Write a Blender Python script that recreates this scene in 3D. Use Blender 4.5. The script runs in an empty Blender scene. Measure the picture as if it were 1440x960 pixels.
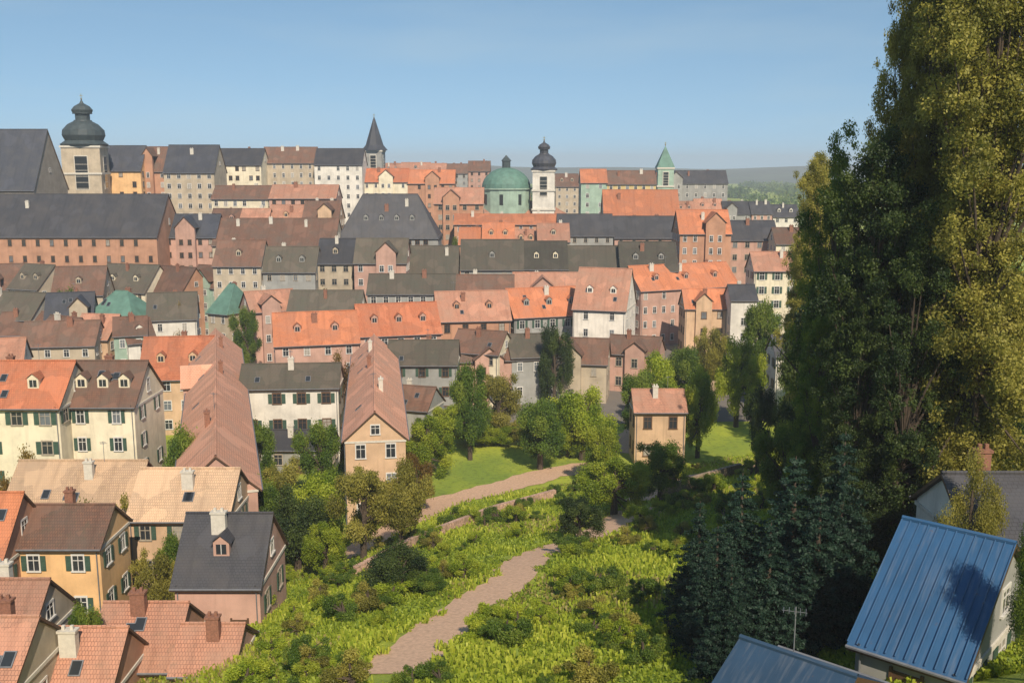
import bpy, math, random
from mathutils import Vector, Matrix
PI = math.pi
rnd = random.Random(7)
# ------------------------------------------------------------------ camera, sky, sun, exposure
sc = bpy.context.scene
C = bpy.data.collections.new('town'); sc.collection.children.link(C)
CAMZ = 45.0
PITCH = math.radians(9.93)
FPX = 1400.0
cd = bpy.data.cameras.new('camera'); cam = bpy.data.objects.new('camera', cd); C.objects.link(cam)
cd.sensor_width = 36; cd.lens = 35.0; cd.clip_start = .2; cd.clip_end = 20000
cam.location = (0, 0, CAMZ); cam.rotation_euler = (PI/2 - PITCH, 0, 0)
sc.camera = cam
SUN_EL, SUN_AZ = math.radians(40), math.radians(166)     # azimuth clockwise from +y: behind the camera, to the right
w = bpy.data.worlds.new('World'); sc.world = w; w.use_nodes = True
nt = w.node_tree; bg = nt.nodes['Background']; bg.inputs[1].default_value = .105
sky = nt.nodes.new('ShaderNodeTexSky'); sky.sky_type = 'NISHITA'; sky.sun_disc = False
sky.sun_elevation = SUN_EL; sky.sun_rotation = SUN_AZ; sky.altitude = 300; sky.dust_density = .1; sky.ozone_density = 1.3; sky.air_density = 1.0
# look a little higher into the sky dome so that it stays blue down to the skyline; a few thin veils of cloud
tc = nt.nodes.new('ShaderNodeTexCoord'); va = nt.nodes.new('ShaderNodeVectorMath'); va.operation = 'ADD'; va.inputs[1].default_value = (0, 0, .16)
vn = nt.nodes.new('ShaderNodeVectorMath'); vn.operation = 'NORMALIZE'
nt.links.new(tc.outputs['Generated'], va.inputs[0]); nt.links.new(va.outputs[0], vn.inputs[0]); nt.links.new(vn.outputs[0], sky.inputs[0])
mp = nt.nodes.new('ShaderNodeMapping'); mp.inputs['Scale'].default_value = (1.5, 1.5, 9); nt.links.new(tc.outputs['Generated'], mp.inputs[0])
cn = nt.nodes.new('ShaderNodeTexNoise'); cn.inputs['Scale'].default_value = 1.6; cn.inputs['Detail'].default_value = 7; nt.links.new(mp.outputs[0], cn.inputs['Vector'])
cr = nt.nodes.new('ShaderNodeMapRange'); cr.inputs[1].default_value = .5; cr.inputs[2].default_value = .85; cr.inputs[4].default_value = .42; nt.links.new(cn.outputs[0], cr.inputs[0])
cm = nt.nodes.new('ShaderNodeMix'); cm.data_type = 'RGBA'; nt.links.new(cr.outputs[0], cm.inputs[0]); nt.links.new(sky.outputs[0], cm.inputs[6]); cm.inputs[7].default_value = (4.6, 5.0, 5.6, 1)
ct = nt.nodes.new('ShaderNodeMix'); ct.data_type = 'RGBA'; ct.blend_type = 'MULTIPLY'; ct.inputs[0].default_value = 1; ct.inputs[7].default_value = (.90, 1.0, .94, 1)
nt.links.new(cm.outputs[2], ct.inputs[6]); nt.links.new(ct.outputs[2], bg.inputs[0])
sd = bpy.data.lights.new('sun', 'SUN'); sd.energy = 4.2; sd.angle = math.radians(.5); sd.color = (1, .86, .68)
so = bpy.data.objects.new('sun', sd); C.objects.link(so)
sv = Vector((math.sin(SUN_AZ)*math.cos(SUN_EL), math.cos(SUN_AZ)*math.cos(SUN_EL), math.sin(SUN_EL)))
so.rotation_euler = sv.to_track_quat('Z', 'Y').to_euler(); so.location = sv*200
sc.view_settings.view_transform = 'Standard'; sc.view_settings.look = 'None'
sc.view_settings.exposure = .35; sc.view_settings.gamma = 1
sc.cycles.max_bounces = 6; sc.cycles.transparent_max_bounces = 6

# ------------------------------------------------------------------ helpers
def ray(px, py):
    a, b = (px-720)/FPX, (480-py)/FPX
    return Vector((a, math.cos(PITCH)+b*math.sin(PITCH), -math.sin(PITCH)+b*math.cos(PITCH)))
def at_z(px, py, z):
    r = ray(px, py); t = (z-CAMZ)/r.z; return Vector((0, 0, CAMZ)) + r*t
def at_y(px, py, y):
    r = ray(px, py); return Vector((0, 0, CAMZ)) + r*(y/r.y)
PROF = [(-400, 60), (-60, 50), (0, 43.3), (8, 36.5), (20, 27), (40, 19.5), (60, 14.5), (86, 9.5), (110, 4.5), (128, .8), (140, 0), (12000, 0)]
def prof(u):
    for (a, za), (b, zb) in zip(PROF, PROF[1:]):
        if u < b:
            return za + (zb-za)*max(0, (u-a))/(b-a)
    return 0
def ground(x, y):
    u = y - .5*x + max(0, -12-x)*.7
    z = sum(prof(u+k) for k in (-6, -3, 0, 3, 6))/5
    z += max(0, z)*.02*math.sin(x*.21+1)*math.sin(y*.17)
    if y > 900: z += 0
    return z
def on_ground(px, py):
    r = ray(px, py); p = Vector((0, 0, CAMZ)); t = 3.0
    while t < 4000:
        q = p + r*t
        if q.z < ground(q.x, q.y): return q
        t *= 1.01
    return p + r*t

MB_FACES = 0
class MB:
    """collects faces with uv in metres and builds ONE mesh object"""
    def __init__(s): s.v = []; s.f = []; s.uv = []; s.mi = []; s.M = Matrix()
    def face(s, pts, mi=0, uv=None):
        n = len(s.v); pts = [Vector(p) for p in pts]
        if uv is None:
            e = (pts[1]-pts[0]).normalized() if (pts[1]-pts[0]).length > 1e-6 else Vector((1, 0, 0))
            nr = Vector((0, 0, 0))
            for i in range(1, len(pts)-1): nr += (pts[i]-pts[0]).cross(pts[i+1]-pts[0])
            if nr.length > 1e-9: nr.normalize()
            f = nr.cross(e)
            uv = [((p-pts[0]).dot(e), (p-pts[0]).dot(f)) for p in pts]
        s.v += [s.M @ p for p in pts]; s.f.append(tuple(range(n, n+len(pts)))); s.uv += uv; s.mi.append(mi)
    def box(s, x0, x1, y0, y1, z0, z1, mi=0):
        a = [(x0,y0,z0),(x1,y0,z0),(x1,y1,z0),(x0,y1,z0),(x0,y0,z1),(x1,y0,z1),(x1,y1,z1),(x0,y1,z1)]
        for q in ((0,3,2,1),(4,5,6,7),(0,1,5,4),(1,2,6,5),(2,3,7,6),(3,0,4,7)): s.face([a[i] for i in q], mi)
    def prism(s, poly, z0, z1, mi=0):
        n = len(poly)
        s.face([(p[0], p[1], z1) for p in poly], mi); s.face([(p[0], p[1], z0) for p in reversed(poly)], mi)
        for i in range(n):
            a, b = poly[i], poly[(i+1) % n]
            s.face([(a[0],a[1],z0),(b[0],b[1],z0),(b[0],b[1],z1),(a[0],a[1],z1)], mi)
    def lathe(s, prof_, n=16, mi=0, sq=False, off=0):
        rings = []
        for r, z in prof_:
            rings.append([(r*math.cos(2*PI*(k+off)/n), r*math.sin(2*PI*(k+off)/n), z) for k in range(n)])
        for a, b in zip(rings, rings[1:]):
            for k in range(n):
                q = [a[k], a[(k+1) % n], b[(k+1) % n], b[k]]
                s.face(q, mi)
    def tube(s, pts, rad, n=7, mi=0):
        rings = []
        for i, p in enumerate(pts):
            p = Vector(p); d = Vector(pts[min(i+1, len(pts)-1)]) - Vector(pts[max(i-1, 0)])
            d.normalize(); a = d.cross(Vector((.3, .9, .1))).normalized(); b = d.cross(a)
            r = rad[i] if isinstance(rad, (list, tuple)) else rad
            rings.append([p + (a*math.cos(2*PI*k/n)+b*math.sin(2*PI*k/n))*r for k in range(n)])
        for a, b in zip(rings, rings[1:]):
            for k in range(n): s.face([a[k], a[(k+1) % n], b[(k+1) % n], b[k]], mi)
    def mesh(s, name, mats, smooth=False):
        m = bpy.data.meshes.new(name); m.from_pydata([tuple(p) for p in s.v], [], s.f)
        for q in (mats if isinstance(mats, (list, tuple)) else [mats]): m.materials.append(q)
        l = m.uv_layers.new(name='UVMap'); l.data.foreach_set('uv', [c for p in s.uv for c in p])
        m.polygons.foreach_set('material_index', s.mi)
        if smooth:
            m.polygons.foreach_set('use_smooth', [True]*len(m.polygons))
        m.update()
        return m
    def build(s, name, mats, parent=None, loc=(0,0,0), rz=0, smooth=False):
        return put(name, s.mesh(name, mats, smooth), parent, loc, rz)
def put(name, mesh, parent=None, loc=(0,0,0), rz=0):
    o = bpy.data.objects.new(name, mesh); C.objects.link(o); o.location = loc; o.rotation_euler = (0, 0, rz); o.parent = parent
    return o
def empty(name, loc, rz=0):
    o = bpy.data.objects.new(name, None); C.objects.link(o); o.location = loc; o.rotation_euler = (0, 0, rz); o.empty_display_size = .5
    return o
def tag(o, label=None, cat=None, group=None, kind=None):
    if label: o['label'] = label
    if cat: o['category'] = cat
    if group: o['group'] = group
    if kind: o['kind'] = kind
    return o
def copy_tree(o, parent=None):
    c = o.copy(); C.objects.link(c); c.parent = parent
    for ch in o.children: copy_tree(ch, c)
    return c

# ------------------------------------------------------------------ materials
def newmat(name):
    m = bpy.data.materials.new(name); m.use_nodes = True
    t = m.node_tree; return m, t, t.nodes['Principled BSDF']
def N(t, typ, **kw):
    n = t.nodes.new(typ)
    for k, v in kw.items(): setattr(n, k, v)
    return n
def ramp(t, fac, stops):
    r = N(t, 'ShaderNodeValToRGB'); e = r.color_ramp.elements
    while len(e) < len(stops): e.new(.5)
    for i, (p, c) in enumerate(stops): e[i].position = p; e[i].color = (*c, 1)
    t.links.new(fac, r.inputs[0]); return r.outputs[0]
def mixc(t, a, b, fac, mode='MIX'):
    m = N(t, 'ShaderNodeMix', data_type='RGBA', blend_type=mode)
    for s_, v in ((0, fac), (6, a), (7, b)):
        if hasattr(v, 'links') or hasattr(v, 'is_linked'): t.links.new(v, m.inputs[s_])
        elif isinstance(v, tuple): m.inputs[s_].default_value = (*v, 1)
        else: m.inputs[s_].default_value = v
    return m.outputs[2]
def noise(t, scale, detail=4, vec=None, rough=.6):
    n = N(t, 'ShaderNodeTexNoise'); n.inputs['Scale'].default_value = scale; n.inputs['Detail'].default_value = detail; n.inputs['Roughness'].default_value = rough
    if vec is not None: t.links.new(vec, n.inputs['Vector'])
    return n.outputs[0]
def objvec(t):
    return N(t, 'ShaderNodeTexCoord').outputs['Object']
def vary(t, col, amount=.12):
    """a little brightness difference from one house to the next"""
    oi = N(t, 'ShaderNodeObjectInfo'); h = N(t, 'ShaderNodeHueSaturation'); h.inputs['Saturation'].default_value = 1
    mr = N(t, 'ShaderNodeMapRange'); mr.inputs[3].default_value = 1-amount; mr.inputs[4].default_value = 1+amount
    t.links.new(oi.outputs['Random'], mr.inputs[0]); t.links.new(mr.outputs[0], h.inputs['Value']); t.links.new(col, h.inputs['Color'])
    return h.outputs[0]
def bump(t, b, h, strength=.4, dist=.05):
    n = N(t, 'ShaderNodeBump'); n.inputs['Strength'].default_value = strength; n.inputs['Distance'].default_value = dist
    t.links.new(h, n.inputs['Height']); t.links.new(n.outputs[0], b.inputs['Normal'])
def plaster(name, c):
    m, t, b = newmat(name); v = objvec(t)
    big = noise(t, .35, 5, v); fine = noise(t, 3, 6, v)
    mp = N(t, 'ShaderNodeMapping'); mp.inputs['Scale'].default_value = (1.6, 1.6, .12); t.links.new(v, mp.inputs[0])
    streak = noise(t, 1, 4, mp.outputs[0])
    c2 = tuple(x*.72 for x in c)
    col = mixc(t, c2, c, ramp(t, big, [(.3, (0,0,0)), (.6, (1,1,1))]))
    col = mixc(t, col, tuple(x*.6 for x in c), ramp(t, streak, [(.52, (0,0,0)), (.75, (.6,.6,.6))]))
    col = mixc(t, col, (.35,.32,.28), ramp(t, fine, [(.62, (0,0,0)), (.8, (.3,.3,.3))]))
    t.links.new(vary(t, col, .06), b.inputs['Base Color']); b.inputs['Roughness'].default_value = .92
    bump(t, b, fine, .25, .02); return m
def tiles(name, c1, c2, c3, moss=.15, w_=.22, h_=.32, rough=.85):
    m, t, b = newmat(name)
    uv = N(t, 'ShaderNodeTexCoord').outputs['UV']
    br = N(t, 'ShaderNodeTexBrick'); br.inputs['Scale'].default_value = 1; br.inputs['Brick Width'].default_value = w_; br.inputs['Row Height'].default_value = h_
    br.inputs['Mortar Size'].default_value = .018; br.inputs['Mortar Smooth'].default_value = .3; br.inputs['Color1'].default_value = (*c1, 1); br.inputs['Color2'].default_value = (*c2, 1)
    br.inputs['Mortar'].default_value = (*[x*.35 for x in c2], 1); t.links.new(uv, br.inputs[0])
    v = objvec(t); big = noise(t, .28, 6, v, .65); mid = noise(t, 1.3, 5, v)
    col = mixc(t, br.outputs[0], c3, ramp(t, big, [(.42, (0,0,0)), (.68, (.85,.85,.85))]))
    col = mixc(t, col, (.07,.075,.045), ramp(t, mid, [(.55, (0,0,0)), (.8, (moss*2.5,)*3)]))
    vo = N(t, 'ShaderNodeTexVoronoi'); vo.inputs['Scale'].default_value = .45; t.links.new(v, vo.inputs['Vector'])
    sp = N(t, 'ShaderNodeSeparateColor'); t.links.new(vo.outputs['Color'], sp.inputs[0])
    col = mixc(t, col, tuple(min(1, x*1.12+.01) for x in c1), ramp(t, sp.outputs[0], [(.80, (0,0,0)), (.82, (.4,.4,.4))]))
    mp = N(t, 'ShaderNodeMapping'); mp.inputs['Scale'].default_value = (1.2, .1, 1); t.links.new(uv, mp.inputs[0])
    col = mixc(t, col, tuple(x*.45 for x in c2), ramp(t, noise(t, 1, 5, mp.outputs[0]), [(.5, (0,0,0)), (.75, (.6,.6,.6))]))
    t.links.new(vary(t, col, .16), b.inputs['Base Color']); b.inputs['Roughness'].default_value = rough
    bump(t, b, br.outputs['Fac'], -.7, .04); return m
def plain(name, c, rough=.6, metal=0, nz=2.0, amt=.3):
    m, t, b = newmat(name); v = objvec(t)
    col = mixc(t, tuple(x*(1-amt) for x in c), c, ramp(t, noise(t, nz, 5, v), [(.3, (0,0,0)), (.65, (1,1,1))]))
    t.links.new(col, b.inputs['Base Color']); b.inputs['Roughness'].default_value = rough; b.inputs['Metallic'].default_value = metal
    return m
def leafmat(name, a, b_, c):
    m, t, b = newmat(name)
    at = N(t, 'ShaderNodeAttribute', attribute_name='tint')
    col = ramp(t, at.outputs['Fac'], [(0, a), (.5, b_), (1, c)])
    col = vary(t, col, .12)
    t.links.new(col, b.inputs['Base Color']); b.inputs['Roughness'].default_value = .6
    tr = N(t, 'ShaderNodeBsdfTranslucent'); t.links.new(col, tr.inputs[0])
    mx = N(t, 'ShaderNodeMixShader'); mx.inputs[0].default_value = .45
    t.links.new(b.outputs[0], mx.inputs[1]); t.links.new(tr.outputs[0], mx.inputs[2]); t.links.new(mx.outputs[0], t.nodes['Material Output'].inputs[0])
    return m
M = {}
M['cream'] = plaster('cream_plaster', (.78,.70,.52)); M['chalk'] = plaster('chalk_plaster', (.86,.80,.70)); M['white'] = plaster('white_plaster', (.72,.68,.60)); M['beige'] = plaster('beige_plaster', (.50,.42,.31))
M['pink'] = plaster('pink_plaster', (.52,.32,.25)); M['orange'] = plaster('orange_plaster', (.80,.50,.24)); M['grey'] = plaster('grey_plaster', (.33,.33,.31))
M['salmon'] = plaster('salmon_plaster', (.50,.27,.17)); M['mint'] = plaster('mint_plaster', (.34,.46,.37)); M['yellow'] = plaster('yellow_plaster', (.58,.44,.20)); M['peach'] = plaster('peach_plaster', (.60,.41,.26))
M['red'] = tiles('red_tiles', (.50,.17,.08), (.42,.13,.06), (.34,.14,.08))
M['orange_t'] = tiles('orange_tiles', (.56,.20,.09), (.48,.17,.08), (.40,.17,.10), .1)
M['brown'] = tiles('brown_tiles', (.20,.10,.065), (.15,.08,.055), (.12,.09,.07), .25)
M['old'] = tiles('weathered_tiles', (.12,.095,.07), (.10,.085,.065), (.08,.08,.06), .4)
M['pale_t'] = tiles('pale_faded_tiles', (.62,.42,.26), (.54,.36,.23), (.42,.30,.20), .12)
M['salmont'] = tiles('pale_salmon_tiles', (.68,.34,.22), (.60,.30,.19), (.46,.27,.19), .08)
M['darko'] = tiles('dark_olive_tiles', (.07,.06,.045), (.06,.05,.04), (.055,.055,.04), .5)
M['slate'] = tiles('slate_tiles', (.055,.056,.066), (.045,.046,.055), (.07,.064,.064), .1, .3, .25, .6)
M['dslate'] = tiles('dark_slate_tiles', (.05,.055,.075), (.04,.045,.06), (.06,.06,.065), .1, .3, .25, .6)
M['pinkt'] = tiles('faded_pink_tiles', (.47,.225,.145), (.39,.19,.125), (.34,.20,.14), .15)
M['copper'] = plain('green_copper', (.12,.24,.19), .7, 0, .6, .35); M['dcopper'] = plain('dark_copper', (.055,.075,.08), .6, 0, .8, .4)
M['stone'] = plain('sandstone', (.40,.33,.25), .9, 0, 1.2, .35); M['trim'] = plain('pale_trim', (.62,.58,.50), .85, 0, 3, .2)
M['frame'] = plain('white_window_paint', (.66,.64,.60), .5, 0, 4, .15); M['shutter'] = plain('green_shutter_paint', (.05,.10,.07), .6)
M['wood'] = plain('brown_door_wood', (.10,.055,.03), .6); M['metal'] = plain('zinc', (.22,.23,.25), .5, .3); M['gold'] = plain('gilding', (.7,.5,.15), .35, .9)
M['brick'] = plain('chimney_brick', (.30,.14,.09), .9, 0, 6, .4)
def sheet(name, c, rust):
    m, t, b = newmat(name); uv = N(t, 'ShaderNodeTexCoord').outputs['UV']; v = objvec(t)
    mp = N(t, 'ShaderNodeMapping'); mp.inputs['Scale'].default_value = (3, .25, 1); t.links.new(uv, mp.inputs[0])
    col = mixc(t, tuple(x*.55 for x in c), tuple(x*1.15 for x in c), noise(t, .5, 6, v)); st = noise(t, 1.4, 6, mp.outputs[0])
    col = mixc(t, col, tuple(x*.5+.13 for x in c), ramp(t, st, [(.5, (0,0,0)), (.72, (.5,.5,.5))]))
    col = mixc(t, col, (.16,.085,.045), ramp(t, noise(t, 2.1, 7, v, .75), [(.62, (0,0,0)), (.7, (rust,)*3)]))
    t.links.new(col, b.inputs['Base Color']); b.inputs['Roughness'].default_value = .55; bump(t, b, noise(t, .9, 3, v), .3, .05); return m
M['bluegrey'] = plain('blue_grey_sheet_metal', (.03,.07,.135), .55, 0, .9, .5)
M['bluemetal'] = plain('blue_sheet_metal', (.03,.105,.22), .5, 0, .7, .45)
m, t, b = newmat('window_glass'); b.inputs['Base Color'].default_value = (.03,.035,.04,1); b.inputs['Roughness'].default_value = .12; M['glass'] = m
M['bluemetal'] = sheet('weathered_blue_sheet_metal', (.032,.11,.24), .5); M['bluegrey'] = sheet('weathered_blue_grey_sheet_metal', (.03,.07,.13), .6)
M['bark'] = plain('bark', (.09,.065,.045), .95, 0, 5, .5)
M['leaf_green'] = leafmat('green_leaves', (.05,.11,.012), (.13,.21,.02), (.25,.31,.035))
M['leaf_bright'] = leafmat('bright_leaves', (.15,.23,.01), (.29,.37,.02), (.46,.50,.045))
M['leaf_gold'] = leafmat('olive_gold_leaves', (.15,.15,.02), (.29,.27,.045), (.43,.385,.075))
M['leaf_dark'] = leafmat('dark_leaves', (.02,.045,.01), (.05,.085,.016), (.10,.14,.025))
M['needle'] = leafmat('spruce_needles', (.010,.035,.022), (.022,.06,.036), (.045,.095,.055))
M['leaf_rust'] = leafmat('rusty_leaves', (.12,.06,.015), (.20,.12,.02), (.28,.20,.03))
def groundmat():
    m, t, b = newmat('meadow_grass'); v = objvec(t)
    a = noise(t, .06, 5, v); f = noise(t, 1.2, 8, v, .75); g = noise(t, 6, 5, v)
    col = mixc(t, (.19,.27,.03), (.37,.42,.035), ramp(t, a, [(.35, (0,0,0)), (.62, (1,1,1))]))
    col = mixc(t, col, (.06,.09,.015), ramp(t, f, [(.5, (0,0,0)), (.7, (.8,.8,.8))]))
    col = mixc(t, col, (.30,.24,.10), ramp(t, g, [(.62, (0,0,0)), (.8, (.5,.5,.5))]))
    t.links.new(col, b.inputs['Base Color']); b.inputs['Roughness'].default_value = .95; bump(t, b, g, .6, .15); return m
M['grass'] = groundmat()
def townground():
    m, t, b = newmat('town_paving'); v = objvec(t)
    col = mixc(t, (.12,.11,.10), (.22,.19,.16), noise(t, .3, 6, v))
    t.links.new(col, b.inputs['Base Color']); b.inputs['Roughness'].default_value = .9; return m
M['paving'] = townground()
M['sand'] = plain('sandy_gravel', (.64,.42,.28), .95, 0, 3.5, .3)
M['hill'] = plain('far_hill_woods', (.10,.13,.08), .95, 0, .006, .6)
M['cover'] = leafmat('mixed_ground_cover', (.12,.19,.015), (.32,.40,.028), (.58,.60,.08))
M['straw'] = leafmat('dry_grass', (.22,.17,.06), (.38,.32,.11), (.5,.43,.18))
M['hedge'] = leafmat('hedge_leaves', (.03,.06,.01), (.06,.10,.015), (.10,.14,.02))

# ------------------------------------------------------------------ ground
def grid_mesh(name, xs, ys, mat, dz=0):
    mb_v = [(x, y, ground(x, y)+dz) for y in ys for x in xs]; nx = len(xs)
    f = [(j*nx+i, j*nx+i+1, (j+1)*nx+i+1, (j+1)*nx+i) for j in range(len(ys)-1) for i in range(nx-1)]
    m = bpy.data.meshes.new(name); m.from_pydata(mb_v, [], f); m.materials.append(mat)
    m.polygons.foreach_set('use_smooth', [True]*len(m.polygons)); m.update()
    return put(name, m)
def steps(stops):
    out = []
    for (a, b_, s) in stops:
        x = a
        while x < b_ - 1e-6: out.append(x); x += s
    out.append(stops[-1][1]); return out
XS = steps([(-5000,-1000,1000), (-1000,-160,60), (-160,160,2), (160,1000,60), (1000,5000,1000)])
YS = steps([(-200,-20,20), (-20,220,2), (220,1000,60), (1000,5500,900)])
g = grid_mesh('ground', XS, YS, M['grass']); g['kind'] = 'structure'
# town paving: a sheet 4 cm above the flat part
mb = MB(); z = .05
mb.face([(-300, 150, z), (60, 175, z), (112, 420, z), (150, 640, z), (-400, 640, z)])
tg = mb.build('town_streets', M['paving']); tg['kind'] = 'structure'
# distant hills
def hills(name, y0, h, seed, x0=-4500, x1=4500):
    r = random.Random(seed); ph = [r.uniform(0, 6) for _ in range(5)]
    xs = [x0 + (x1-x0)*i/90 for i in range(91)]; rows = 12; v = []; f = []
    for j in range(rows+1):
        s = j/rows; prof_h = math.sin(PI*s)**1.2
        for x in xs:
            hh = h*(.6+.25*math.sin(x*.0011+ph[0])+.15*math.sin(x*.0031+ph[1])+.06*math.sin(x*.009+ph[2]+s*4))
            v.append((x, y0+1800*s, hh*prof_h-2))
    for j in range(rows):
        for i in range(90): a = j*91+i; f.append((a, a+1, a+92, a+91))
    m = bpy.data.meshes.new(name); m.from_pydata(v, [], f); m.materials.append(M['hill']); m.polygons.foreach_set('use_smooth', [True]*len(m.polygons))
    put(name, m)['kind'] = 'structure'
hills('hills', 2700, 62, 3, -4200, 4200)

# ------------------------------------------------------------------ house parts
def window_meshes(w_, h_, kind='plain'):
    fr = MB(); t_ = .13
    fr.box(-w_/2-t_, w_/2+t_, -.07, .05, h_/2, h_/2+t_*1.3); fr.box(-w_/2-t_-.05, w_/2+t_+.05, -.16, .05, -h_/2-.12, -h_/2)
    fr.box(-w_/2-t_, -w_/2, -.06, .05, -h_/2, h_/2); fr.box(w_/2, w_/2+t_, -.06, .05, -h_/2, h_/2)
    fr.box(-.03, .03, -.045, .04, -h_/2, h_/2); fr.box(-w_/2, -.03, -.04, .04, h_*.18-.03, h_*.18+.03); fr.box(.03, w_/2, -.04, .04, h_*.18-.03, h_*.18+.03)
    p = MB(); p.box(-w_/2+.004, w_/2-.004, -.015, .02, -h_/2+.004, h_/2-.004)
    return fr, p
WIN = {}
M['glass_sky'] = plain('glass_painted_sky_reflection', (.16,.18,.20), .15); M['curtain'] = plain('curtained_glass', (.38,.35,.30), .5, 0, 3, .4)  # glass_sky: the sky's reflection is painted into the pane colour
M['frame_b'] = plain('brown_window_paint', (.16,.09,.05), .5); M['frame_c'] = plain('stone_window_surround', (.42,.36,.28), .85)
def winset(w_, h_, fm, gm):
    k = (w_, h_, fm, gm)
    if k not in WIN:
        fr, p = window_meshes(w_, h_)
        a = fr.mesh('window', M[fm]); b_ = p.mesh('pane', M[gm])
        both = MB(); both.v = fr.v+p.v; n = len(fr.v); both.f = fr.f+[tuple(i+n for i in f) for f in p.f]; both.uv = fr.uv+p.uv; both.mi = [0]*len(fr.f)+[1]*len(p.f)
        s_ = MB(); s_.box(-w_*.25, w_*.25, -.09, -.03, -h_/2, h_/2)
        for q in range(5): s_.box(-w_*.2, w_*.2, -.105, -.092, -h_/2+h_*(q+.3)/5, -h_/2+h_*(q+.7)/5)
        WIN[k] = (a, b_, both.mesh('window', [M[fm], M[gm]]), s_.mesh('shutter', M['shutter']))
    return WIN[k]
def add_window(root, x, y, z, rz, near, size=(1.0, 1.5), shut=False, fm='frame'):
    g_ = rnd.random(); gm = 'glass' if g_ < .68 else ('glass_sky' if g_ < .85 else 'curtain')
    a, b_, both, sh = winset(*size, fm, gm)
    if near:
        o = put('window', a, root, (x, y, z), rz); put('pane', b_, o)
        if shut:
            for sx in (-1, 1): put('shutter', sh, o, (sx*(size[0]*.75+.15), 0, 0))
    else: put('window', both, root, (x, y, z), rz)
def roof_mb(W, D, ze, zr, kind, ov=.45, hip=None):
    """roof slabs over a W x D footprint, ridge along x; faces carry uv in metres"""
    mb = MB(); a, d = W/2+ov*.6, D/2+ov; dz = (zr-ze)*ov/(D/2); z0 = ze-dz; th = .22
    hx = a if kind == 'gable' else a-(hip if hip is not None else min(D*.45, W*.42))
    def slab(pts):
        mb.face(pts, 0); low = [(p[0], p[1], p[2]-th) for p in pts]; mb.face(list(reversed(low)), 1)
        n = len(pts)
        for i in range(n):
            p, q = pts[i], pts[(i+1) % n]
            mb.face([low[i], low[(i+1) % n], q, p], 1)
    if kind in ('gable', 'hip'):
        if kind == 'gable':
            slab([(-a,-d,z0),(a,-d,z0),(a,0,zr),(-a,0,zr)]); slab([(a,d,z0),(-a,d,z0),(-a,0,zr),(a,0,zr)])
        else:
            mb.face([(-a,-d,z0),(a,-d,z0),(hx,0,zr),(-hx,0,zr)]); mb.face([(a,d,z0),(-a,d,z0),(-hx,0,zr),(hx,0,zr)])
            mb.face([(a,-d,z0),(a,d,z0),(hx,0,zr)]); mb.face([(-a,d,z0),(-a,-d,z0),(-hx,0,zr)])
            mb.box(-a, a, -d, d, z0-th, z0-.004, 1)
            for sx in (-1, 1):
                for sy in (-1, 1): mb.tube([(sx*a, sy*d, z0+.02), (sx*hx, 0, zr+.02)], .11, 6, 0)
        mb.tube([(-hx, 0, zr+.02), (hx, 0, zr+.02)], .13, 6, 0)
        for sy in (-1, 1): mb.tube([(-a, sy*(d+.06), z0-.02), (a, sy*(d+.06), z0-.02)], .08, 6, 2)
    return mb
HOUSES = []
WV = [(1.0,1.5), (.9,1.35), (1.1,1.7), (.85,1.55), (1.15,1.5)]
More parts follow.
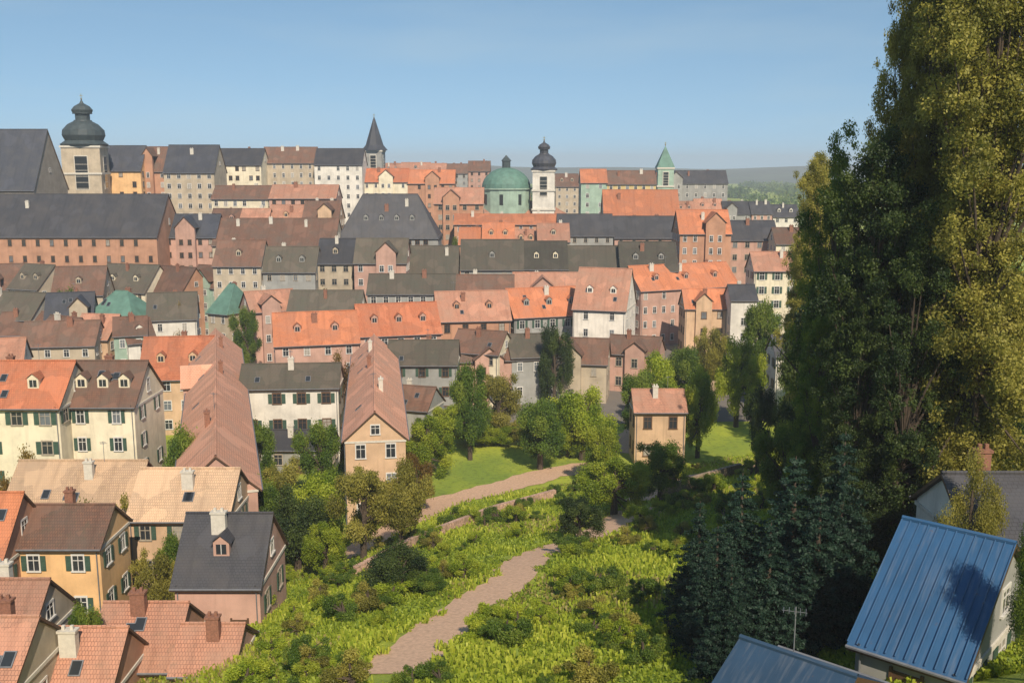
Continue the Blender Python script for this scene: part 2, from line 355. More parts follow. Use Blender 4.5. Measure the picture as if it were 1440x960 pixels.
def house(x, y, z0, W, D, he, hr, rz, wall='cream', roof='red', kind='gable', near=None, fl=None, label='', group=None, chim=None, dorm=0, cat='house', name='house', win=(1.0,1.5), gap=2.7, shut=False, base=None, hip=None, wing=None, sky_l=True):
    """he, hr: heights of eave and ridge above z0; ridge along local x"""
    r = empty(name, (x, y, z0), rz); tag(r, label, cat, group)
    if win == (1.0,1.5): win = rnd.choice(WV); gap = gap*rnd.uniform(.85, 1.25)
    dist = math.hypot(x, y)
    if near is None: near = dist < 190
    mb = MB(); a, d = W/2, D/2; bz = -9 if base is None else base
    for q in ([(-a,-d),(a,-d)], [(a,d),(-a,d)]):
        mb.face([(*q[0], bz), (*q[1], bz), (*q[1], he), (*q[0], he)])
    top = hr-.3 if kind == 'gable' else he
    for s in (1, -1):
        pts = [(s*a, -s*d, bz), (s*a, s*d, bz), (s*a, s*d, he)] + ([(s*a, 0, top)] if kind == 'gable' else []) + [(s*a, -s*d, he)]
        mb.face(pts)
    mb.build('wall', M[wall], r)
    if near:
        tr = MB(); c = he-.38
        for (x0, x1, y0, y1) in ((-a-.1, a+.1, -d-.1, -d-.002), (-a-.1, a+.1, d+.002, d+.1), (a+.002, a+.1, -d, d), (-a-.1, -a-.002, -d, d)): tr.box(x0, x1, y0, y1, c-.25, c)
        tr.build('cornice', M['trim'], r)
    rf = roof_mb(W, D, he, hr, kind, hip=hip).build('roof', [M[roof], M['wood'], M['metal']], r)
    slope = (hr-he)/d
    ra = rnd.random
    nch = chim if chim is not None else max(1, int(W/9))
    for k in range(nch):
        cx = (-.5+(k+.3+.4*ra())/nch)*W*(.85 if kind == 'gable' else .5); cy = (1 if ra() < .5 else -1)*d*(.15+.25*ra()); zc = hr-abs(cy)*slope
        cm = MB(); cw = .35+.25*ra(); cm.box(-cw, cw, -.3, .3, -.8, 1.5); cm.box(-cw-.07, cw+.07, -.37, .37, 1.5, 1.66)
        for q in (-.5, .5): cm.lathe([(.12, 1.66), (.12, 2.0), (.001, 2.0)], 8, 1)if False else cm.box(q*cw-.1, q*cw+.1, -.1, .1, 1.66, 1.95)
        cm.build('chimney', M['brick'] if ra() < .5 else M['trim'], rf, (cx, cy, zc))
    if near and hr-he > 2.5 and sky_l:
        for k in range(rnd.choice([0, 1, 2, 3])):
            fx = rnd.uniform(-.36, .36)*W; yd = -d*rnd.uniform(.3, .8); sl = MB(); an = math.atan(slope)
            sl.box(-.4, .4, -.55, .55, .0, .09, 0); sl.box(-.32, .32, -.47, .47, .092, .11, 1)
            so_ = sl.build('skylight', [M['metal'], M['glass']], rf, (fx, yd, hr-abs(yd)*slope+.02)); so_.rotation_euler = (an, 0, 0)
    for k in range(dorm):
        fx = (-.5+(k+.5)/dorm)*W*(.9 if kind == 'gable' else .62)
        for sy in ((-1,) if not near else (-1, 1)):
            yd = sy*d*.62; zd = hr-abs(yd)*slope
            o = empty_part('dormer', rf, (fx, yd, zd), 0 if sy < 0 else PI)
            dm = MB(); dl = 1.5/slope if slope > .2 else 2
            dm.box(-.65, .65, -.05, dl*.9, -.3, 1.15); me = dm.mesh('dormer', M[wall]); o.data = me
            # little gabled roof and pane in the same dormer mesh family
            dr = MB()
            dr.face([(-.85,-.25,1.05),(0,-.25,1.75),(0,dl+.9,1.75),(-.85,dl+.3,1.05)][::-1]); dr.face([(.85,-.25,1.05),(.85,dl+.3,1.05),(0,dl+.9,1.75),(0,-.25,1.75)][::-1])
            dr.face([(-.65,-.06,1.15),(.65,-.06,1.15),(0,-.06,1.68)])
            dm2 = MB(); dm2.v = dm.v+dr.v; n = len(dm.v); dm2.f = dm.f+[tuple(i+n for i in f) for f in dr.f]; dm2.uv = dm.uv+dr.uv; dm2.mi = [0]*len(dm.f)+[1,1,0]
            dm2.box(-.42, .42, -.075, -.055, .1, .95, 2); dm2.box(-.03, .03, -.1, -.076, .1, .95, 3)
            o.data = dm2.mesh('dormer', [M[wall], M[roof], M['glass'], M['frame']])
    nf = fl if fl is not None else max(1, int(he/3.3))
    fh = he/nf if nf else 3
    faces = [(0, -1, W), (1, 0, D), (-1, 0, D)] + ([(0, 1, W)] if near and W < 14 else [])
    fm = rnd.choice(['frame', 'frame', 'frame', 'frame_b', 'frame_c']); drop = rnd.choice([0, 0, .08, .15])
    if near and not shut: shut = rnd.random() < .25
    if wing is None: wing = (rnd.random() < .3) and kind == 'gable' and W > 9 and hr-he > 2.5 and dorm == 0
    wx = None
    if wing:
        ww = min(5.5, W*.38); wx = rnd.uniform(-.25, .25)*W; out = rnd.uniform(.5, 1.6); hz_ = hr-.35; e2 = hz_-(ww/2)*slope*1.05
        wg = MB(); x0, x1, y0 = wx-ww/2, wx+ww/2, -d-out
        wg.face([(x0,y0,bz),(x1,y0,bz),(x1,y0,e2),(wx,y0,hz_-.15),(x0,y0,e2)]); wg.face([(x0,-d,bz),(x0,y0,bz),(x0,y0,e2),(x0,-d,e2)]); wg.face([(x1,y0,bz),(x1,-d,bz),(x1,-d,e2),(x1,y0,e2)])
        wo = wg.build('front_wing', M[wall], r); wr = MB(); q = .35; yb = -.2
        for sx in (-1, 1):
            P_ = [(wx, y0-q, hz_), (wx, yb, hz_), (wx+sx*(ww/2+q), yb, e2-q*slope*1.05), (wx+sx*(ww/2+q), y0-q, e2-q*slope*1.05)]
            if sx > 0: P_ = P_[::-1]
            wr.face(P_[::-1], 0); wr.face([(p[0], p[1], p[2]-.18) for p in P_], 1)
            for i in range(4):
                u_, v_ = P_[i], P_[(i+1) % 4]; wr.face([u_, v_, (v_[0], v_[1], v_[2]-.18), (u_[0], u_[1], u_[2]-.18)], 1)
        wr.build('wing_roof', [M[roof], M['wood']], wo)
        for f_ in range(nf):
            zz = (f_+.55)*fh if (f_+.55)*fh < e2-1.2 else e2-1.3
            for sx in ((-1, 1) if ww > 4 else (0,)): add_window(r, wx+sx*ww*.22, y0, zz, 0, near, win, False, fm)
    if near and rnd.random() < .5:
        an_ = MB(); an_.tube([(0,0,-.5),(0,0,2.2)], .03, 5)
        for q in range(5): an_.box(-.35+q*.02, .35-q*.02, -.01+q*.22-.4, .01+q*.22-.4, 2.0, 2.02)
        an_.box(-.01, .01, -.45, .55, 1.98, 1.999); an_.build('aerial', M['metal'], rf, (rnd.uniform(-.3,.3)*W, rnd.uniform(-.2,.2), hr-.1), rnd.uniform(0, 3))
    if near:
        for sx in (-1, 1):
            dp = MB(); dp.tube([(0,0,bz*.2),(0,0,he-.4),(0,-.25,he-.15)], .055, 6); dp.build('downpipe', M['metal'], r, (sx*(a-.25), -d-.12, 0))
    cnt = 0
    for (nx, ny, L) in faces:
        n = max(1, int((L-.8)/gap))
        for f_ in range(nf):
            zz = (f_+.55)*fh
            if zz+win[1]/2 > he-.5: zz = he-.55-win[1]/2-.2
            for i in range(n):
                if cnt >= 95: break
                s = -L/2+(i+.5)*L/n
                if wx is not None and ny < 0 and abs(s-wx) < ww/2+.9: continue
                if rnd.random() < drop: continue
                if ny: px_, py_, rr = s*(-ny), ny*d, (0 if ny < 0 else PI)
                else: px_, py_, rr = nx*a, s, (PI/2 if nx > 0 else -PI/2)
                if he < 2.9: continue
                if f_ == 0 and ny < 0 and i == n//2 and near:
                    dmb = MB(); dmb.box(-.6, .6, -.06, .04, 0, 2.3); dmb.box(-.75, -.6, -.09, .05, 0, 2.45); dmb.box(.6, .75, -.09, .05, 0, 2.45)
                    dmb.build('door', M['wood'], r, (px_, py_, 0), rr)
                    continue
                add_window(r, px_, py_, zz, rr, near, win, shut and L/n > win[0]*2+.75, fm); cnt += 1
        if kind == 'gable' and nx and (hr-he) > 3:
            add_window(r, nx*a, 0, he+(hr-he)*.3, PI/2 if nx > 0 else -PI/2, near, (1.0, 1.1) if win[0] >= 1 else win)
    HOUSES.append((r, wall, roof, math.hypot(W, D)*.5+.3)); return r
def empty_part(name, parent, loc, rz):
    return put(name, None if False else bpy.data.meshes.new(name), parent, loc, rz)
def ridge_house(A, B, zr, D, rise, wall, roof, **kw):
    """A, B: where the ends of the ridge show; zr: height of the ridge"""
    a = at_z(*A, zr) if not kw.get('Y') else at_y(*A, kw['Y']); b_ = at_z(*B, zr) if not kw.get('Y') else at_y(*B, kw['Y'])
    Y = kw.pop('Y', None)
    if Y: zr = (a.z+b_.z)/2
    c = (a+b_)/2; W = math.hypot(b_.x-a.x, b_.y-a.y); rz = math.atan2(b_.y-a.y, b_.x-a.x)
    z0 = kw.pop('z0', None)
    if z0 is None: z0 = max(0, ground(c.x, c.y))
    return house(c.x, c.y, z0, W, D, zr-z0-rise, zr-z0, rz, wall, roof, **kw)

# ------------------------------------------------------------------ trees
def leaves_mesh(name, clumps, n, size, mat, seed, squash=.85):
    """leaf clumps: list of (x,y,z,r,tint); n small faces spread through their volume"""
    import numpy as np
    g_ = np.random.default_rng(seed)
    cl = np.array(clumps); wt = cl[:, 3]**2.2; wt /= wt.sum()
    k = g_.choice(len(cl), n, p=wt)
    d = g_.normal(size=(n, 3)); d /= np.linalg.norm(d, axis=1)[:, None]
    rr = (g_.random(n)**.45)*(1+.18*g_.normal(size=n)); c = cl[k, :3] + d*(cl[k, 3]*rr)[:, None]*np.array([1, 1, squash])
    nrm = d*.6+g_.normal(size=(n, 3))*.7; nrm /= np.linalg.norm(nrm, axis=1)[:, None]
    t1 = np.cross(nrm, g_.normal(size=(n, 3))); t1 /= np.linalg.norm(t1, axis=1)[:, None]; t2 = np.cross(nrm, t1)
    s = size*(.6+.8*g_.random(n))[:, None]
    v = np.empty((n, 4, 3)); v[:, 0] = c-t1*s; v[:, 1] = c-t2*s*.6; v[:, 2] = c+t1*s; v[:, 3] = c+t2*s*.6
    m = bpy.data.meshes.new(name); m.vertices.add(4*n); m.vertices.foreach_set('co', v.reshape(-1))
    m.loops.add(4*n); m.loops.foreach_set('vertex_index', np.arange(4*n, dtype='i'))
    m.polygons.add(n); m.polygons.foreach_set('loop_start', np.arange(0, 4*n, 4, dtype='i'))
    m.update(calc_edges=True)
    at = m.attributes.new('tint', 'FLOAT', 'FACE'); at.data.foreach_set('value', np.clip(cl[k, 4]+.16*g_.normal(size=n), 0, 1).astype('f'))
    m.materials.append(mat); return m
def crown_clumps(r, R, H, n, shape='round'):
    out = []; seed_ph = r.uniform(0, 6)
    if shape == 'column':
        for i in range(n):
            th = r.uniform(0, 2*PI); u = r.uniform(-1, 1); s = (1-abs(u)**2.6)**.5*(.8+.35*math.sin(th*3+u*5)); q = r.uniform(.15, 1)**.45
            c = (R*s*q*.86*math.cos(th), R*s*q*.86*math.sin(th), H*.5*u*.95); t_ = r.uniform(.1, .9)
            for k in range(3):
                out.append((c[0]+r.gauss(0, .13)*R, c[1]+r.gauss(0, .13)*R, c[2]+r.gauss(0, .2)*R, R*r.uniform(.08, .2), min(1, max(0, t_+r.uniform(-.2, .2)))))
        return out
    for i in range(n):
        th = r.uniform(0, 2*PI); u = r.uniform(-.9, 1); s = math.sqrt(max(0, 1-u*u)); q = r.uniform(.3, 1.12)**.5; q *= 1+.22*math.sin(th*2+seed_ph)
        if shape == 'column': s = min(1, s*1.3)
        out.append((R*s*q*.82*math.cos(th), R*s*q*.82*math.sin(th), H*.5*u*q*.86, R*r.uniform(.14, .36), r.uniform(.05, .95)))
    return out
def tree_proto(seed, R, H, th, nleaf, size, mat, shape='round', nl=38):
    """crown radius R, crown height H, trunk height th up to crown middle"""
    r = random.Random(seed); cl = crown_clumps(r, R, H, nl, shape)
    crown = leaves_mesh('crown', [(x, y, z+th, q, t_) for x, y, z, q, t_ in cl], nleaf, size, M[mat], seed)
    mb = MB(); r0 = R*.075+.08
    mb.tube([(0, 0, -.6), (0, 0, th*.3), (r.uniform(-.2,.2), r.uniform(-.2,.2), th*.75), (0, 0, th+H*.3)], [r0*1.25, r0, r0*.7, r0*.2], 9)
    for (x, y, z, q, t_) in (cl[::5] if shape == 'column' else cl[:int(nl*.6)]):
        z1 = th*.5+ (z+th)*.25
        mb.tube([(0, 0, z1), (x*.45, y*.45, (z1+z+th)/2), (x, y, z+th)], [r0*.4, r0*.22, r0*.07], 5)
    trunk = mb.mesh('trunk', M['bark'], True)
    return trunk, crown, R, H, th
def conifer_proto(seed, R, H, nleaf, size):
    r = random.Random(seed); cl = []
    layers = 20
    for j in range(layers):
        s = j/layers; rad = R*(1-s)**.85*(.85+.3*r.random()); z = H*.08+s*H*.92
        k = max(3, int(13*(1-s)))
        for i in range(k):
            th = 2*PI*(i+r.random()*.8)/k
            for q in (.3, .6, .92): cl.append((rad*q*math.cos(th), rad*q*math.sin(th), z-rad*q*.28, .16*R*(1-s*.55)*(1.3-q*.5), r.uniform(.1, .9)))
    crown = leaves_mesh('crown', cl, nleaf, size, M['needle'], seed, .5)
    mb = MB(); mb.tube([(0,0,-.6), (0,0,H*.5), (0,0,H*.98)], [R*.08+.05, R*.05+.03, .02], 8)
    return mb.mesh('trunk', M['bark'], True), crown, R, H, 0
PROTO = {}
def proto(kind):
    if kind in PROTO: return PROTO[kind]
    base, var = kind.rsplit('_', 1) if kind[-1].isdigit() else (kind, '0'); v = int(var)
    if base == 'far': p = tree_proto(10+v, 4, 7, 6, 3500, .26, 'leaf_green')
    elif base == 'mid': p = tree_proto(20+v, 3, 5.6, 3.3, 30000, .08, 'leaf_green')
    elif base == 'bright': p = tree_proto(30+v, 3, 5.4, 3.1, 30000, .08, 'leaf_bright')
    elif base == 'goldfine': p = tree_proto(44+v, 3, 6.4, 3.6, 60000, .05, 'leaf_gold', nl=60)
    elif base == 'midfine': p = tree_proto(24+v, 3, 6.4, 3.6, 60000, .05, 'leaf_green', nl=60)
    elif base == 'gold': p = tree_proto(40+v, 3, 5.6, 3.4, 30000, .08, 'leaf_gold')
    elif base == 'dark': p = tree_proto(50+v, 3, 5.8, 3.4, 30000, .08, 'leaf_dark')
    elif base == 'rust': p = tree_proto(60+v, 3, 5, 3.1, 22000, .08, 'leaf_rust')
    elif base == 'goldbush': p = tree_proto(77+v, 1.3, 1.7, .9, 7500, .052, 'leaf_gold', nl=14)
    elif base == 'shrub': p = tree_proto(70+v, 1.3, 1.7, .9, 7500, .052, 'leaf_bright', nl=12)
    elif base == 'bush': p = tree_proto(80+v, 1.3, 1.7, .9, 7500, .052, 'leaf_green', nl=12)
    elif base == 'big': p = tree_proto(90+v, 5, 34, 20, 210000, .09, 'leaf_gold', 'column', 260)
    elif base == 'biggreen': p = tree_proto(97+v, 4.5, 25, 14, 130000, .09, 'leaf_green', 'column', 170)
    elif base == 'bigdark': p = tree_proto(95+v, 4.5, 25, 14, 130000, .09, 'leaf_dark', 'column', 170)
    elif base == 'spruce': p = conifer_proto(99+v, 3.2, 11, 60000, .085)
    PROTO[kind] = p; return p
def tree(kind, x, y, R=None, H=None, label='', group=None, name='tree', cat='tree', ztop=None, z=None, rz=None):
    tm, cm, r0, h0, th = proto(kind)
    z = ground(x, y) if z is None else z
    o = empty(name, (x, y, z), rnd.uniform(0, 6) if rz is None else rz); tag(o, label, cat, group)
    a = put('trunk', tm, o); b_ = put('crown', cm, o)
    sx = (R or r0)/r0
    full = th+h0/2 if th else h0
    sz = (H/full) if H else ((ztop-z)/full if ztop else sx)
    if th and kind.split('_')[0] in ('mid','dark','gold','bright','rust','far'): sx = max(sx, .42*sz)
    o.scale = (sx, sx, sz); return o
def tree_px(kind, px, py_top, rpx, Y, label, group=None, **kw):
    """a tree whose crown top shows at (px, py_top), at distance Y"""
    p = at_y(px, py_top, Y); R = rpx/FPX*Y; zg = ground(p.x, p.y)
    return tree(kind, p.x, p.y, R, max(1.2, p.z-zg), label, group, **kw)
# ------------------------------------------------------------------ landmark churches and towers
def cathedral():
    r = ridge_house((-90,178), (66,186), 55, 22, 17, 'stone', 'dslate', Y=300, chim=0, fl=2, win=(1.4,4.2), gap=5, z0=0,
        label='large church with a steep dark slate roof rising at the far left edge', cat='church', name='church')
    return r
M['stone'] = plaster('church_stone', (.36,.31,.25))
cathedral()
def onion_tower(px, Y, wpx, py_base_top, py_top, wall, cap, label, name='church_tower', style='onion', z0=0):
    p = at_y(px, py_base_top, Y); hw = wpx/FPX*Y/2; zt = p.z; top = at_y(px, py_top, Y).z
    r = empty(name, (p.x, p.y, z0), rnd.uniform(-.25, .25)); tag(r, label, 'tower')
    mb = MB(); mb.box(-hw, hw, -hw, hw, -3, zt-z0); mb.build('shaft', M[wall], r)
    c = MB(); zc = zt-z0
    for k in (0, .33, .66): c.box(-hw-.35, hw+.35, -hw-.35, hw+.35, zc*(1-k*.5)-.5, zc*(1-k*.5)+.15)
    c.build('cornice', M['trim'], r)
    for s, rr in (((0,-1), 0), ((1,0), PI/2), ((-1,0), -PI/2)):
        o = MB(); ww = hw*.32; hh = hw*.9
        o.box(-ww-.25, ww+.25, -.12, .1, -hh, hh+.3, 0); o.box(-ww, ww, -.16, -.124, -hh+.25, hh, 1)
        for q in range(5): o.box(-ww, ww, -.22, -.164, -hh+.4+q*hh*.36, -hh+.52+q*hh*.36, 0)
        o.build('belfry_window', [M['trim'], M['glass']], r, (s[0]*hw, s[1]*hw, zc-hw*1.45), rr)
    H = top-zt; R = hw*1.15
    k = MB()
    if style == 'onion':
        pr = [(R*1.05, 0), (R*1.1, H*.03), (R*.86, H*.1), (R*.98, H*.2), (R*.95, H*.3), (R*.7, H*.41), (R*.42, H*.47), (R*.4, H*.49)]
        k.lathe([(a, zc+.15+b_) for a, b_ in pr], 16); k.build('dome', M[cap], r, smooth=True)
        l = MB(); l.lathe([(R*.34, zc+H*.47), (R*.34, zc+H*.62)], 8); l.lathe([(R*.46, zc+H*.62), (R*.46, zc+H*.635)], 8)
        l.build('lantern', M[cap], r)
        q = MB(); q.lathe([(R*.44, zc+H*.635), (R*.5, zc+H*.69), (R*.36, zc+H*.76), (R*.1, zc+H*.82), (.05, zc+H*.9)], 12); q.build('cap', M[cap], r, smooth=True)
    elif style == 'spire':
        k.lathe([(R*1.32, zc+.15), (R*.9, zc+H*.15), (R*.1, zc+H*.86), (.04, zc+H*.9)], 8, off=.5); k.build('spire', M[cap], r)
    elif style == 'tent':
        k.lathe([(R*1.35, zc+.15), (.1, zc+H*.85)], 4, off=.5); k.build('spire', M[cap], r)
    f = MB(); f.tube([(0,0,zc+H*.8), (0,0,zc+H)], .09, 6); f.lathe([(.05, zc+H*.9-.35), (.35, zc+H*.9), (.05, zc+H*.9+.35)], 10)
    f.box(-.5, .5, -.06, .06, zc+H*.96, zc+H*.96+.14); f.build('finial', M['gold'], r)
    return r
onion_tower(119, 330, 50, 206, 132, 'beige', 'dcopper', 'tall beige church tower topped by a dark onion dome and lantern')
onion_tower(527, 430, 24, 212, 160, 'grey', 'dslate', 'slim grey tower with a pointed dark spire at the middle of the skyline', style='spire')
onion_tower(765, 385, 30, 240, 192, 'white', 'dslate', 'pale church tower with a blue-grey cap beside the green copper dome', style='onion')
onion_tower(935, 420, 22, 236, 200, 'mint', 'copper', 'small green-roofed tower at the right end of the skyline', style='tent')
# domed church
def domed_church():
    Y = 390; p = at_y(712, 272, Y); r = empty('domed_church', (p.x, p.y, 0), .1); tag(r, 'pale church with a green copper dome next to the pale tower', 'church')
    zt = p.z; R = 9.5
    mb = MB(); mb.box(-17, 24, -9, 12, -2, zt-9); mb.build('wall', M['mint'], r)
    rf = roof_mb(43, 23, zt-9, zt-3, 'hip').build('roof', [M['pinkt'], M['wood'], M['metal']], r); rf.location = (3.5, 1.5, 0)
    d = MB(); d.lathe([(R, zt-10), (R, zt+1.5), (R+.6, zt+1.6), (R+.6, zt+2.1)], 16); d.build('drum', M['mint'], r)
    o = MB(); H = at_y(712, 236, Y).z-zt-2
    o.lathe([(R*math.cos(a*PI/2/8), zt+2.1+H*math.sin(a*PI/2/8)) for a in range(9)], 24); dm = o.build('dome', M['copper'], r, smooth=True)
    l = MB(); l.lathe([(1.6, zt+H+1.8), (1.6, zt+H+4.5), (2, zt+H+4.6), (.1, zt+H+6.8)], 8); l.build('lantern', M['dcopper'], r)
    for k in range(8):
        a = 2*PI*k/8-.3; w_ = MB(); w_.box(-.7, .7, -.1, .1, -2, 2); w_.build('drum_window', M['glass'], r, (R*.985*math.cos(a), R*.985*math.sin(a), zt-2.2), a+PI/2)
    for i in range(5):
        w_ = MB(); w_.box(-1.2, 1.2, -.1, .1, -3.2, 3.2, 0); w_.box(-.9, .9, -.14, -.104, -2.9, 2.9, 1); w_.build('window', [M['trim'], M['glass']], r, (-12+i*7.5, -9.04, zt-17))
domed_church()

# ------------------------------------------------------------------ houses of the old town, each placed by its ridge

def lerp2(A, B, t): return (A[0]+(B[0]-A[0])*t, A[1]+(B[1]-A[1])*t)
NTH = ['first', 'second', 'third', 'fourth', 'fifth', 'sixth', 'seventh']
TONE = {'old': 'mossy', 'brown': 'brown', 'slate': 'slate', 'dslate': 'dark slate', 'red': 'red', 'salmont': 'salmon', 'orange_t': 'orange', 'pinkt': 'rosy', 'darko': 'dark olive'}
def row(A, B, zr, D, rise, n, walls, roofs, where, **kw):
    """a terrace of n joined houses along one ridge line, each a little different"""
    cuts = [0]+sorted((i+rnd.uniform(-.22, .22))/n for i in range(1, n))+[1]
    for i in range(n):
        dz = rnd.uniform(-7, 5); a = lerp2(A, B, cuts[i]+.004); b_ = lerp2(A, B, cuts[i+1]-.004)
        wl, rf = rnd.choice(walls), rnd.choice(roofs); k = dict(kw); k['dorm'] = rnd.choice([0, 0, 1, 2]); k['chim'] = rnd.choice([1, 2])
        if 'Y' in k: k['Y'] += rnd.uniform(-5, 5)
        tilt = rnd.uniform(-2, 2); ridge_house((a[0], a[1]+dz-tilt), (b_[0], b_[1]+dz+tilt), zr+rnd.uniform(-1, 1), D*rnd.uniform(.9, 1.1), rise*rnd.uniform(.9, 1.1), wl, rf,
            label='%s %s, %s with %s roof' % (NTH[i]+' from left', where, wl, TONE[rf]), z0=0, group='houses ' + where, **k)
def L(*a, **k): return ridge_house(*a, **k)
# skyline and upper rows at the left
L((-70,270), (236,276), 40, 22, 11, 'salmon', 'slate', Y=285, chim=4, fl=6, gap=4.2, near=False, z0=0, dorm=0, wing=False, label='very long monastery-like block with a slate roof and a salmon front', cat='building')
L((238,203), (308,205), 40, 15, 9, 'beige', 'dslate', Y=350, near=False, z0=0, chim=1, label='tall beige house with a near-black steep roof right of the onion tower')
L((150,206), (205,204), 40, 13, 8, 'orange', 'dslate', Y=345, near=False, z0=0, label='orange-walled house with dark roof right beside the onion tower')
L((203,206), (240,207), 40, 12, 8, 'salmon', 'brown', Y=350, near=False, z0=0, label='narrow reddish house between two dark steep roofs')
L((306,210), (372,208), 40, 14, 6, 'cream', 'slate', Y=390, near=False, z0=0, label='tall cream block with grey roof on the skyline')
L((372,206), (446,208), 40, 14, 6, 'beige', 'brown', Y=400, near=False, z0=0, label='tall beige block with brown roof on the skyline')
L((446,210), (512,208), 40, 14, 6, 'white', 'slate', Y=395, near=False, z0=0, label='tall white block with grey roof left of the slim spire')
L((304,262), (382,260), 30, 12, 4, 'cream', 'brown', Y=330, near=False, z0=0, label='bright cream town house below the skyline blocks')
L((384,258), (476,262), 30, 12, 4, 'pink', 'pinkt', Y=325, near=False, z0=0, label='pale pink town house with faded tiles below the skyline blocks')
L((480,272), (618,274), 30, 15, 12, 'grey', 'slate', Y=300, near=False, z0=0, kind='hip', dorm=4, chim=3, label='large building with a broad purple-grey hipped slate roof')
L((238,300), (310,302), 26, 12, 6, 'pink', 'dslate', Y=290, near=False, z0=0, label='pink-walled house with dark roof at the end of the long salmon front')
L((308,306), (476,308), 26, 16, 7, 'beige', 'brown', Y=290, near=False, z0=0, chim=3, label='wide house with a brownish roof below the cream town houses')
L((512,236), (575,238), 36, 12, 5, 'cream', 'red', Y=400, near=False, z0=0, label='far house with red roof right of the slim spire')
L((575,240), (640,238), 36, 12, 5, 'salmon', 'orange_t', Y=400, near=False, z0=0, label='far house with orange roof left of the green dome')
L((612,262), (680,266), 32, 12, 5, 'salmon', 'pinkt', Y=345, near=False, z0=0, label='salmon house with faded roof below the green dome')
L((640,300), (782,302), 26, 12, 3, 'salmon', 'orange_t', Y=330, near=False, z0=0, chim=3, label='long low salmon house in front of the domed church')
L((816,238), (852,238), 36, 12, 5, 'mint', 'orange_t', Y=400, near=False, z0=0, label='house with small orange roof right of the pale tower')
L((852,238), (920,242), 36, 12, 5, 'yellow', 'brown', Y=400, near=False, z0=0, label='far house with ochre and brown roof right of the pale tower')
L((920,240), (1020,240), 36, 12, 5, 'grey', 'slate', Y=430, near=False, z0=0, label='long grey house at the right end of the skyline')
L((848,266), (952,268), 30, 12, 8, 'beige', 'orange_t', Y=330, near=False, z0=0, chim=2, label='house with a bright orange roof and beige walls below the right skyline')
L((784,300), (860,302), 26, 12, 6, 'grey', 'slate', Y=310, near=False, z0=0, label='grey house with slate roof left of the bright orange roof')
L((862,304), (952,304), 26, 12, 6, 'pink', 'slate', Y=310, near=False, z0=0, label='pinkish house with slate roof under the bright orange roof')
L((952,284), (1022,306), 24, 13, 6, 'salmon', 'orange_t', Y=280, near=False, z0=0, label='tall salmon house at the right end of the dark long roofs')
L((1020,312), (1088,308), 24, 12, 5, 'pink', 'slate', Y=290, near=False, z0=0, label='pink house with grey roof beside the wood edge')
L((1086,318), (1126,322), 24, 10, 4, 'cream', 'brown', Y=280, near=False, z0=0, label='small cream house half hidden by the wood edge')
# long dark roofs
row((306,342), (646,341), 20, 13, 6, 5, ['beige','grey','pink'], ['old','slate','old','brown'], 'along the left dark roofs', near=False, Y=262)
row((648,342), (950,341), 20, 13, 6.5, 4, ['grey','beige','cream'], ['darko','darko','old'], 'along the right dark roofs', near=False, Y=262)
row((-40,377), (276,375), 20, 12, 6, 5, ['beige','salmon','cream'], ['old','old','brown'], 'in front of the long salmon block', near=False)
L((280,372), (345,376), 19, 10, 5, 'mint', 'brown', near=False, z0=0, label='small house with brown roof between the weathered roofs')
L((520,386), (640,384), 17, 10, 4, 'grey', 'old', Y=238, near=False, z0=0, label='low mossy roof in front of the weathered long roof')
L((640,388), (722,384), 17, 11, 4.5, 'beige', 'brown', Y=238, near=False, z0=0, label='beige house with brown roof behind the red roof row')
L((722,386), (818,380), 17, 11, 4.5, 'pink', 'pinkt', Y=240, near=False, z0=0, label='pink house with faded roof behind the red roof row')
L((-30,408), (64,412), 18, 10, 5, 'grey', 'old', z0=0, near=True, label='grey house with mossy roof at the left edge behind the red roofs')
L((66,412), (132,410), 18, 10, 5, 'beige', 'dslate', z0=0, near=True, label='beige house with dark roof left of the green copper roof')
L((136,408), (206,410), 18, 11, 5.5, 'mint', 'copper', z0=0, near=True, kind='hip', label='mint house with a green copper hipped roof')
L((208,412), (276,410), 18, 10, 5, 'white', 'old', z0=0, near=True, label='white house with mossy roof right of the green copper roof')
L((312,398), (340,400), 18, 10, 6, 'beige', 'copper', z0=0, near=False, kind='hip', label='narrow house with a teal copper roof')
L((344,410), (410,406), 17, 10, 4, 'pink', 'pinkt', z0=0, near=False, label='pink-walled house with faded tiles behind the first red roofs')
L((410,408), (510,408), 17, 10, 4, 'beige', 'old', z0=0, near=False, label='beige house with mossy roof behind the first red roofs')
row((540,226), (690,230), 36, 12, 5, 5, ['pink','beige','grey'], ['pinkt','slate','brown'], 'in the row behind the domed church', Y=520, near=False)
row((150,214), (330,216), 42, 12, 5, 4, ['pink','beige'], ['slate','brown'], 'in the far row behind the onion tower', Y=450, near=False)
row((780,246), (1020,250), 34, 12, 5, 6, ['pink','beige','salmon','cream'], ['pinkt','orange_t','brown'], 'in the row right of the pale tower', Y=470, near=False)
row((948,280), (1120,286), 24, 12, 5, 5, ['pink','grey','white'], ['slate','pinkt','slate'], 'beyond the tall salmon house', Y=420, near=False)
row((646,316), (800,320), 22, 12, 5, 4, ['salmon','peach','beige'], ['orange_t','pinkt'], 'between the domed church and the dark roofs', Y=300, near=False)
row((300,290), (480,288), 26, 12, 5, 4, ['cream','peach','pink'], ['brown','pinkt','slate'], 'below the bright cream town house', Y=305, near=False)
row((-40,440), (210,444), 15, 10, 4, 5, ['beige','white','peach'], ['pinkt','orange_t','brown'], 'below the green copper roof')
